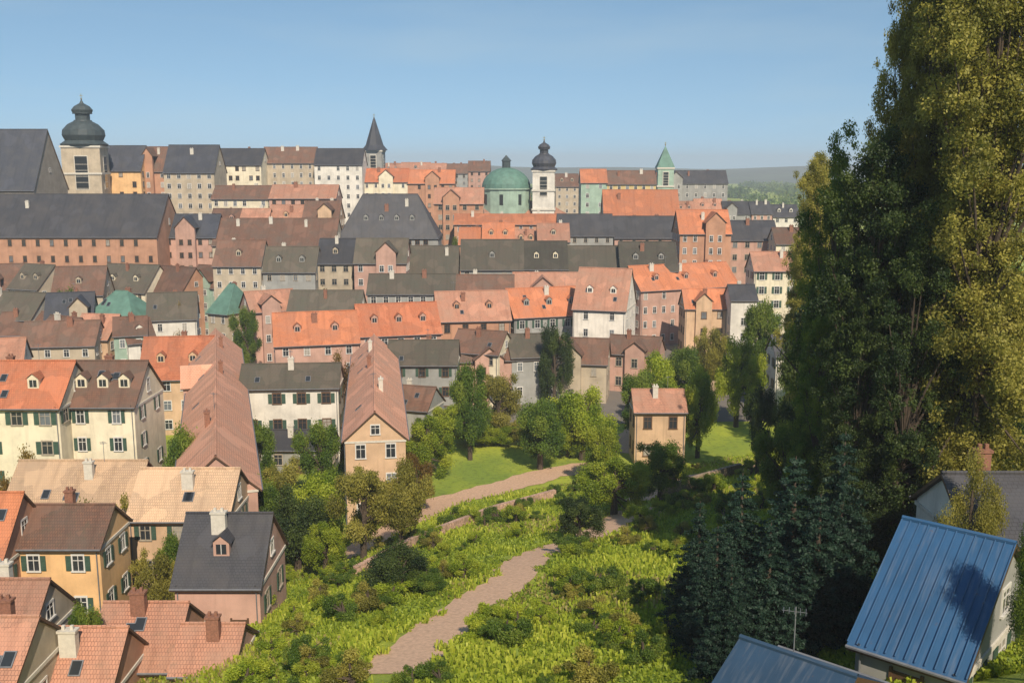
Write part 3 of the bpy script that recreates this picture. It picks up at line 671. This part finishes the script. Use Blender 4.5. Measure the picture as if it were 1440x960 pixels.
# the red roof row
L((384,440), (500,436), 16, 12, 5.5, 'pink', 'orange_t', z0=0, dorm=2, label='red-roofed house behind the grey courtyard front')
L((500,428), (612,424), 17, 12, 5.5, 'pink', 'red', z0=0, dorm=3, label='red-roofed house at the head of the right courtyard wing')
L((612,410), (712,408), 18, 12, 5.5, 'salmon', 'pinkt', z0=0, dorm=2, near=True, label='house with a faded salmon roof in the middle of the red row')
L((712,406), (816,402), 18, 12, 5.5, 'grey', 'orange_t', z0=0, dorm=3, near=True, label='house with the strongest orange roof in the red row')
L((816,376), (888,378), 23, 14, 8, 'chalk', 'pinkt', z0=0, near=True, dorm=2, fl=4, gap=4, label='big-roofed house with a bright white front')
L((884,374), (1020,368), 20, 13, 5.5, 'pink', 'orange_t', z0=0, near=True, dorm=3, label='long orange roof right of the bright white front')
L((-60,478), (35,474), 15, 9, 4, 'white', 'pinkt', z0=0, label='white house with faded roof at the left edge')
L((36,452), (140,450), 15, 10, 4, 'beige', 'brown', z0=0, label='beige house with brown roof in front of the dark slate one')
L((204,474), (302,472), 16, 12, 6, 'peach', 'red', z0=0, dorm=2, label='house with a clean red roof left of the long courtyard wing')
L((160,446), (206,444), 15, 9, 3, 'mint', 'brown', z0=0, label='small mint-fronted house below the copper roof')
# courtyard
L((303,462), (303,640), 16, 8, 3.6, 'pink', 'salmont', z0=0, chim=3, label='long courtyard wing with its red roof seen end on, left one', group='courtyard wings')
L((526,470), (527,578), 15, 7.5, 3.4, 'peach', 'salmont', z0=0, chim=3, label='long courtyard wing with a pink roof seen end on, right one', group='courtyard wings')
L((342,512), (478,510), 15, 8, 2.8, 'white', 'old', z0=0, shut=True, label='pale grey courtyard front between the two long wings')
L((352,604), (470,604), 6, 6, 2, 'grey', 'slate', z0=0, label='low grey annexe in the courtyard')
L((548,478), (644,478), 14, 9, 3.5, 'grey', 'old', z0=0, label='blue-grey house right of the right courtyard wing')
L((646,462), (712,466), 14, 9, 3.5, 'cream', 'brown', z0=0, label='narrow cream house with brown roof in front of the red row')
L((714,470), (782,468), 13, 9, 3.5, 'grey', 'old', z0=0, label='shaded grey house below the strongest orange roof')
L((786,474), (856,476), 12, 9, 4, 'beige', 'brown', z0=0, label='beige house with brown roof below the bright white front')
L((860,470), (930,474), 11, 8, 3, 'pink', 'brown', z0=0, label='low pink house at the top of the gardens')
L((552,540), (612,544), 8, 8, 3, 'grey', 'brown', z0=0, label='low garden house below the blue-grey house')
# near left group
L((-50,508), (104,506), 20, 10, 4.3, 'cream', 'red', Y=118, dorm=2, shut=True, label='cream mansion with a red roof at the left edge')
L((108,508), (206,506), 20, 10, 4.3, 'cream', 'brown', Y=121, dorm=3, shut=True, label='cream mansion with a dark brown roof and dormers')
L((30,646), (205,648), 14, 10, 4, 'peach', 'pale_t', Y=100, label='peach house with pale faded tiles below the cream mansions')
L((200,652), (335,664), 13, 9, 3.5, 'peach', 'pale_t', Y=96, label='peach house with dark windows right of the pale tiled one')
L((36,706), (158,712), 14, 6.5, 2.4, 'orange', 'brown', Y=84, shut=True, label='bright orange house with a brown roof')
L((-60,690), (30,694), 14, 9, 4.5, 'salmon', 'orange_t', Y=82, label='house with an orange-red roof cut by the left edge')
L((266,724), (380,718), 16, 9, 4.2, 'pink', 'slate', Y=80, dorm=1, label='pinkish house with a dark slate roof among garden shrubs')
L((-80,815), (66,812), 12, 8, 3.5, 'beige', 'pinkt', Y=68, label='low house with pink tiles at the bottom left')
L((70,878), (176,884), 12, 7, 3, 'salmon', 'pinkt', Y=64, label='small house with faded salmon roof at the bottom left')
L((-60,870), (50,862), 12, 8, 3, 'beige', 'pinkt', Y=60, label='low beige house with faded pink roof in the bottom left corner')
L((150,842), (262,850), 12, 8, 3, 'salmon', 'pinkt', Y=70, label='small brick-red house in front of the dark slate roof')
L((260,880), (340,872), 12, 6, 2, 'pink', 'pinkt', Y=67, label='pink garden house below the dark slate roof')
L((640,480), (760,476), 12, 8, 3, 'pink', 'brown', z0=0, label='low pink house with brown roof under the shaded grey house')
L((960,408), (1018,404), 14, 9, 4, 'peach', 'orange_t', Y=240, near=True, label='peach house below the long orange roof')
L((1056,352), (1120,356), 16, 9, 4, 'cream', 'pinkt', Y=245, near=True, label='cream house with pink roof touching the wood edge')
# gardens at the right
L((890,548), (960,546), 10, 7, 2.5, 'peach', 'pinkt', Y=150, label='small peach garden house on the terraces')
L((1024,400), (1060,400), 12, 8, 3, 'white', 'slate', Y=235, label='little white house at the wood edge')
L((1330,668), (1440,662), 10, 7, 2.4, 'white', 'slate', Y=53, near=True, label='pale grey house half hidden behind the blue roof')
L((1086,470), (1128,472), 10, 7, 3, 'white', 'slate', Y=180, label='small white villa under the dark trees')

# ------------------------------------------------------------------ garden paths and walls
PATHPTS = []
def path(name, pts, width, mat, dz=.06):
    P = [on_ground(*p) for p in pts]; Q = []
    for a, b_ in zip(P, P[1:]):
        n = max(1, int((b_-a).length/1.2))
        for k in range(n): Q.append(a.lerp(b_, k/n))
    Q.append(P[-1]); v = []; f = []
    for i, q in enumerate(Q):
        d = Q[min(i+3, len(Q)-1)]-Q[max(i-3, 0)]; d.z = 0; d.normalize(); nrm = Vector((-d.y, d.x, 0)); wv = width*(1+.1*math.sin(i*.9)+.08*math.sin(i*2.3+1))
        for s in (-1, -.34, .34, 1):
            x, y = q.x+nrm.x*s*wv/2, q.y+nrm.y*s*wv/2; v.append((x, y, ground(x, y)+dz))
    for i in range(len(Q)-1):
        for k in range(3): a = i*4+k; f.append((a, a+1, a+5, a+4))
    m = bpy.data.meshes.new(name); m.from_pydata(v, [], f); m.materials.append(M[mat]); m.polygons.foreach_set('use_smooth', [True]*len(m.polygons)); m.update()
    o = put(name, m); o['kind'] = 'structure'; PATHPTS.extend((q, width) for q in Q); return o
path('garden_path', [(470,790), (560,740), (620,708), (690,690), (775,668), (860,655)], 5.5, 'sand')
path('garden_path', [(545,950), (610,895), (665,850), (715,820), (745,785), (835,755), (900,715)], 4.2, 'sand')
path('garden_path', [(880,640), (905,600), (910,572), (1000,552), (1090,530)], 5.5, 'sand')
path('garden_path', [(900,705), (980,672), (1060,655)], 4.5, 'sand')
def wall_run(pts, h, label, mat='stone_wall', th=.5):
    P = [on_ground(*p) for p in pts]; mb = MB()
    for a, b_ in zip(P, P[1:]):
        n = max(1, int((b_-a).length/3))
        for k in range(n):
            p, q = a.lerp(b_, k/n), a.lerp(b_, (k+1)/n); d = (q-p); d.z = 0; d.normalize(); nn = Vector((-d.y, d.x, 0))*th/2
            zp, zq = ground(p.x, p.y), ground(q.x, q.y)
            A = [p-nn, q-nn, q+nn, p+nn]; Z = [zp, zq, zq, zp]
            lo = [(a_.x, a_.y, z_-1) for a_, z_ in zip(A, Z)]; hi = [(a_.x, a_.y, z_+h) for a_, z_ in zip(A, Z)]
            mb.face(hi)
            for i, j in ((0,1), (2,3)) + (((3,0),) if k == 0 else ()) + (((1,2),) if k == n-1 else ()): mb.face([lo[i], lo[j], hi[j], hi[i]])
    return tag(mb.build('garden_wall', M[mat]), label, 'wall')
def rubble(name, c):
    m, t, b = newmat(name); v = objvec(t); vo = N(t, 'ShaderNodeTexVoronoi', feature='DISTANCE_TO_EDGE'); vo.inputs['Scale'].default_value = 2.6; t.links.new(v, vo.inputs['Vector'])
    vc = N(t, 'ShaderNodeTexVoronoi'); vc.inputs['Scale'].default_value = 2.6; t.links.new(v, vc.inputs['Vector']); sp = N(t, 'ShaderNodeSeparateColor'); t.links.new(vc.outputs['Color'], sp.inputs[0])
    col = mixc(t, tuple(x*.7 for x in c), tuple(min(1, x*1.2) for x in c), sp.outputs[0]); edge = ramp(t, vo.outputs[0], [(0, (0,0,0)), (.08, (1,1,1))])
    col = mixc(t, tuple(x*.4 for x in c), col, edge); col = mixc(t, col, (.10,.13,.04), ramp(t, noise(t, .7, 5, v), [(.52, (0,0,0)), (.7, (.6,.6,.6))]))
    t.links.new(col, b.inputs['Base Color']); b.inputs['Roughness'].default_value = .95; bump(t, b, vo.outputs[0], .6, .08); return m
M['pink_rubble'] = rubble('pinkish_rubble', (.56,.36,.27)); M['stone_wall'] = rubble('garden_wall_stone', (.40,.29,.20))
wall_run([(890,572), (1000,560), (1080,540)], 3.2, 'tan stone garden wall at the top of the terraces')
wall_run([(500,812), (545,790), (600,760), (690,724), (780,700)], 1.1, 'low pinkish stone wall under the upper garden path', 'pink_rubble')
wall_run([(930,702), (1040,668)], 1.6, 'grey-brown garden wall left of the dark spruces')

# ------------------------------------------------------------------ blue-roofed house at the lower right
def seams(mb, x0, x1, y0, y1, z0, z1, n):
    for i in range(n+1):
        x = x0+(x1-x0)*i/n; mb.tube([(x, y0, z0+.04), (x, y1, z1+.04)], .035, 4)
def blue_house():
    A = at_y(1280, 730, 46); rz = -.72; W, D, rise = 4.6, 11.2, 4.0
    c = A + Vector((math.cos(rz), math.sin(rz), 0))*2.2; z0 = ground(c.x, c.y)-.5; hr = A.z-z0; he = hr-rise
    r = house(c.x, c.y, z0, W, D, he, hr, rz, 'grey', 'bluemetal', near=True, chim=0, fl=1, gap=2.4, shut=True, wing=False, sky_l=False, label='low house with a broad deep blue sheet metal roof under the trees')
    rf = [k for k in r.children if k.name.startswith('roof')][0]
    sm = MB(); a, d = W/2+.25, D/2+.4
    for sy in (-1, 1): seams(sm, -a, a, sy*d, 0, he-.2, hr, 12)
    sm.build('standing_seams', M['bluemetal'], rf)
    # lower annexe
    p = at_y(1120, 922, 38); z1 = ground(p.x, p.y)-.4; h = p.z-z1
    house(p.x, p.y, z1, 4.6, 6.4, max(1.6, h-1.6), max(3.0, h), rz, 'peach', 'bluegrey', near=True, chim=0, fl=1, gap=2.4, wing=False, sky_l=False, label='low annexe with a blue-grey roof and peach walls beside the blue-roofed house')
blue_house()

# ------------------------------------------------------------------ trees
TR = 'trees in the terraced gardens'
def T(kind, px, py, rpx, Y, label, group=None, **kw): return tree_px(kind, px, py, rpx, Y, label, group, **kw)
T('big', 1425, -160, 118, 60, 'very tall olive-gold tree filling the right edge')
T('big_1', 1345, -120, 80, 66, 'tall golden tree left of the one at the right edge')
T('big_2', 1296, -60, 56, 68, 'slimmer tall tree forming the left side of the golden trees')
T('big_1', 1385, -30, 80, 72, 'tall gold-green tree between the two tallest ones')
T('bigdark', 1245, 200, 90, 64, 'broad dark tree in front of the slim golden one')
T('biggreen', 1178, 226, 62, 76, 'mid-green tree at the left edge of the wood')
T('big_1', 1152, 222, 42, 120, 'yellow-green crown at the wood edge against the sky')
T('bigdark_2', 1290, 330, 75, 60, 'dark shaded tree below the tall golden trees')
T('bigdark_1', 1215, 420, 60, 62, 'dark tree low in the middle of the wood')
T('goldfine_1', 1372, 640, 52, 49.5, 'olive bush in front of the pale grey house')
T('midfine', 1470, 730, 45, 38, 'green tree beside the blue roof at the right edge')
T('goldfine', 1350, 560, 60, 60, 'olive-gold tree behind the pale house and the blue roof')
T('biggreen_1', 1160, 440, 44, 72, 'lower green tree where the gardens meet the wood')
for k, px, py, r_, Y, lb in [('spruce',1120,636,105,56,'broad blue-green spruce in front of the wood'), ('spruce_1',1190,600,80,54,'darkest and tallest spruce beside the blue roof'),
    ('spruce_1',1045,660,80,58,'spruce second from the left of the group'), ('spruce',985,700,62,58,'leftmost spruce of the group by the lawn'), ('spruce_1',1085,730,80,48,'spruce low in front of the group above the annexe'),
    ('spruce',1030,780,62,47,'small spruce at the foot of the spruce group'), ('spruce',1155,690,88,52,'spruce filling the gap beside the blue roof'), ('spruce_1',1010,735,70,53,'spruce between the leftmost and the small one')]:
    T(k, px, py, r_, Y, lb, 'spruces in front of the wood', name='spruce_tree')
for k, px, py, r_, Y, lb in [
  ('biggreen_1',1142,300,34,150,'green tree touching the wood edge below the skyline'), ('dark',1160,420,45,110,'dark round tree at the left foot of the wood'), ('mid_1',1070,420,30,190,'pale green tree beside the little white house'),
  ('bright',1040,470,34,170,'yellow-green tree left of the white villa'), ('mid',965,480,32,180,'green tree below the long orange roof'), ('bright_1',925,490,34,170,'bright tree right of the low pink house'),
  ('gold',1000,450,26,200,'small olive tree under the peach house'), ('dark_1',1140,520,46,90,'dark tree above the garden wall'), ('mid_1',1110,590,42,88,'green tree above the blue-green spruces'),
  ('bright',820,540,46,150,'bright green tree at the top middle of the gardens'), ('mid',760,555,42,145,'green tree left of the bright one at the top of the gardens'), ('gold_1',700,520,34,160,'olive-gold tree below the narrow cream house'),
  ('bright_2',640,566,36,166,'yellow-green tree below the blue-grey house'), ('bright_1',600,580,38,140,'bright tree beside the right courtyard wing'), ('mid',600,588,28,160,'green tree right of the foot of the right wing'),
  ('gold_2',562,640,40,97,'olive-green tree screening the right corner of the right wing'), ('gold_1',508,650,46,97,'olive-brown tree at the foot of the right wing'), ('rust_1',585,640,30,124,'rusty brown tree right of the foot of the right wing'), ('bright',665,592,32,158,'yellow-green tree above the upper path'),
  ('bright_2',850,585,30,134,'small yellow-green tree in the middle of the gardens'), ('bright',985,512,24,150,'bright tree behind the tan wall'),
  ('dark',1070,540,24,130,'dark slim tree at the right end of the tan wall'), ('gold',738,590,30,158,'olive-gold tree above the upper path'), ('gold_1',395,645,40,118,'olive tree in front of the courtyard annexe'),
  ('bright_2',445,660,50,106,'broad yellow-green tree below the courtyard'), ('dark_1',415,690,50,100,'dark green tree right of the slate roof'), ('mid_1',372,670,34,104,'green tree behind the slate roof'),
  ('bright_1',865,640,50,108,'bright green tree in the middle of the slope'), ('dark',815,700,34,92,'deep green tree left of the bright one on the slope'), ('mid',930,615,36,115,'green tree right of the bright one on the slope'),
  ('dark_1',560,770,56,78,'large dark green bush-like tree beside the lower path'), ('mid_1',535,830,40,74,'green tree below the dark one by the lower path'), ('mid',600,800,36,77,'green tree at the right of the dark one'),
  ('gold',215,762,38,84,'olive-gold tree right of the orange house'), ('mid',245,740,30,90,'green tree touching the slate roof'), ('mid_1',110,850,24,66,'small green tree between the bottom left roofs'),
  ('mid',415,372,30,262,'green tree in a yard behind the first red roofs'), ('dark',455,374,28,262,'dark tree in a yard behind the first red roofs'), ('mid',88,398,20,225,'green tree between the mossy roofs at the left'),
  ('bright_2',705,596,28,158,'yellow-green tree beside the upper path'), ('bright',800,590,36,152,'light green tree high on the slope'), ('bright_1',455,730,34,92,'bright tree at the left end of the upper path'),
  ('gold_1',30,880,30,62,'olive tree among the roofs at the bottom left'), ('bright_2',360,800,30,80,'light green tree right of the slate-roofed house'), ('mid_1',900,520,34,160,'green tree above the peach garden house')]:
    T(k, px, py, r_, Y, lb, TR)
wr_ = random.Random(31)
for i in range(16):
    x, y = 42+wr_.uniform(0, 70), 75+i*11+wr_.uniform(-5, 5)
    if x < .36*y: x = .36*y+wr_.uniform(2, 25)
    tree(wr_.choice(['bigdark', 'biggreen', 'big', 'bigdark_2']), x, y, 6, wr_.uniform(16, 25), 'tall tree standing deeper in the wood at the right', 'trees deeper in the wood')
yr = random.Random(12); YK = {'mid': 'green', 'mid_1': 'leafy green', 'dark': 'dark', 'gold': 'olive', 'rust': 'rusty'}
YD = [(70,470,200,'below the green copper roof'), (250,432,215,'left of the narrow teal-roofed house'), (345,430,215,'in front of the faded pink roof'), (580,400,240,'behind the red roof row'), (700,392,245,'at the back of the salmon roof'),
  (480,500,165,'in the courtyard by the right wing'), (360,585,130,'in the courtyard by the left wing'), (450,590,128,'in front of the courtyard front'), (780,455,185,'above the shaded grey house'), (905,400,255,'behind the long orange roof'),
  (1010,330,300,'beside the tall salmon house'), (230,330,300,'at the end of the long salmon block'), (480,330,295,'under the purple-grey hipped roof'), (660,320,320,'left of the domed church'), (30,640,104,'between the mansion and the orange-red roof'),
  (140,680,92,'behind the orange house'), (660,500,150,'beside the blue-grey house'), (255,600,112,'at the foot of the brown-roofed mansion')]
for i, (px, py, Y, wh) in enumerate(YD):
    k = yr.choice(list(YK)); T(k, px, py, yr.uniform(2.2, 3.2)/Y*FPX, Y, '%s yard tree %s' % (YK[k], wh), 'trees in the yards of the town')
# shrubs that cover the sunny slope
def clear(x, y):
    for h in HOUSES:
        q = h[0].location
        if math.hypot(q.x-x, q.y-y) < h[3]: return False
    return all((x-p.x)**2+(y-p.y)**2 > (wd/2+.9)**2 for p, wd in PATHPTS)
SH = {'shrub': 'yellow-green shrub on the sunny slope', 'shrub_1': 'loose yellow-green shrub on the sunny slope', 'bush': 'green bush on the sunny slope', 'bush_1': 'darker green bush on the sunny slope', 'goldbush': 'olive-gold bush on the sunny slope'}
sr = random.Random(5); n = 0; tries = 0
while n < 185 and tries < 6000:
    tries += 1
    Y = 48+105*sr.random()**1.1; x = sr.uniform(-26, 42)*Y/80
    if ground(x, Y) < 1 or x > .29*Y or not clear(x, Y): continue
    wv = math.sin((Y+.75*x)*.42)           # planted in loose rows across the slope
    if wv < .1 and sr.random() < .85: continue
    k = sr.choice(['shrub','shrub','shrub_1','bush','bush_1','goldbush']); R = sr.uniform(.6, 1.7)
    tree(k, x, Y, R, R*sr.uniform(1.0, 1.5), SH[k], 'shrubs covering the sunny slope', name='shrub', cat='shrub'); n += 1
# rough growth between them
def growth():
    import numpy as np
    g_ = np.random.default_rng(4); n = 430000
    Y = 40+120*g_.random(n)**1.5; x = (g_.random(n)*1.0-.42)*Y
    keep = []; gz = np.zeros(n)
    occ = {}
    for i in range(n):
        kx, ky = int(x[i]//1), int(Y[i]//1); q = occ.get((kx, ky))
        if q is None:
            q = all((kx+.5-p.x)**2+(ky+.5-p.y)**2 > (wd/2+.15+.7*math.sin(kx*3.1+ky*1.7))**2 for p, wd in PATHPTS) and ground(kx, ky) > .6; occ[(kx, ky)] = q
        if q: keep.append(i)
    keep = np.array(keep); x = x[keep]; Y = Y[keep]; n = len(keep)
    z = np.array([ground(a, b_) for a, b_ in zip(x, Y)])
    patch = .5+.5*np.sin(x*.33+np.sin(Y*.21)*2)*np.cos(Y*.29+np.sin(x*.17)*2)
    h = .12+.5*g_.random(n)**2*(.3+patch)
    c = np.stack([x, Y, z+h*.5], 1); th = g_.random(n)*2*np.pi; s = .035+.075*g_.random(n)
    t1 = np.stack([np.cos(th), np.sin(th), np.zeros(n)], 1)*s[:, None]; lean = g_.normal(size=(n, 3))*.14; lean[:, 2] = 0
    up = np.stack([np.zeros(n), np.zeros(n), h*.5], 1)
    v = np.empty((n, 4, 3)); v[:, 0] = c-t1*.6-up*1.2; v[:, 1] = c+t1*.6-up*1.2; v[:, 2] = c+t1+up+lean; v[:, 3] = c-t1+up+lean
    m = bpy.data.meshes.new('growth'); m.vertices.add(4*n); m.vertices.foreach_set('co', v.reshape(-1)); m.loops.add(4*n); m.loops.foreach_set('vertex_index', np.arange(4*n, dtype='i'))
    m.polygons.add(n); m.polygons.foreach_set('loop_start', np.arange(0, 4*n, 4, dtype='i')); m.update(calc_edges=True)
    at = m.attributes.new('tint', 'FLOAT', 'FACE'); at.data.foreach_set('value', np.clip(.25+.5*patch+.2*g_.normal(size=n), 0, 1).astype('f'))
    m.materials.append(M['cover']); m.materials.append(M['straw'])
    dry = (.5+.5*np.sin(x*.11+1)*np.sin(Y*.19+x*.07)) * g_.random(n) > .62; m.polygons.foreach_set('material_index', dry.astype('i')); o = put('tall_grass', m); tag(o, 'rough yellow-green grass and weeds covering the slope', 'grass', kind='stuff')
growth()
# far wooded plain behind the town
def far_woods():
    cl = []; r = random.Random(8)
    for i in range(420):
        Y = r.uniform(620, 2400); x = r.uniform(-.15, .5)*Y; cl.append((x, Y, 5, r.uniform(9, 22), r.uniform(0, .8)))
    m = leaves_mesh('far_woods', cl, 60000, 2.2, M['leaf_green'], 3, .45); tag(put('far_woods', m), 'hazy woods and groves on the plain behind the town', 'woods', kind='stuff')
far_woods()
# ------------------------------------------------------------------ haze
hm = bpy.data.materials.new('haze'); hm.use_nodes = True; ht = hm.node_tree; ht.nodes.clear()
ho = ht.nodes.new('ShaderNodeOutputMaterial'); hv = ht.nodes.new('ShaderNodeVolumePrincipled'); hv.inputs['Color'].default_value = (.86, .94, 1, 1); hv.inputs['Density'].default_value = .00027
hv.inputs['Anisotropy'].default_value = 0; ht.links.new(hv.outputs[0], ho.inputs['Volume'])
mb = MB(); mb.box(-5100, 5100, -300, 5600, -14, 105); hz = mb.build('haze', hm); hz['kind'] = 'stuff'
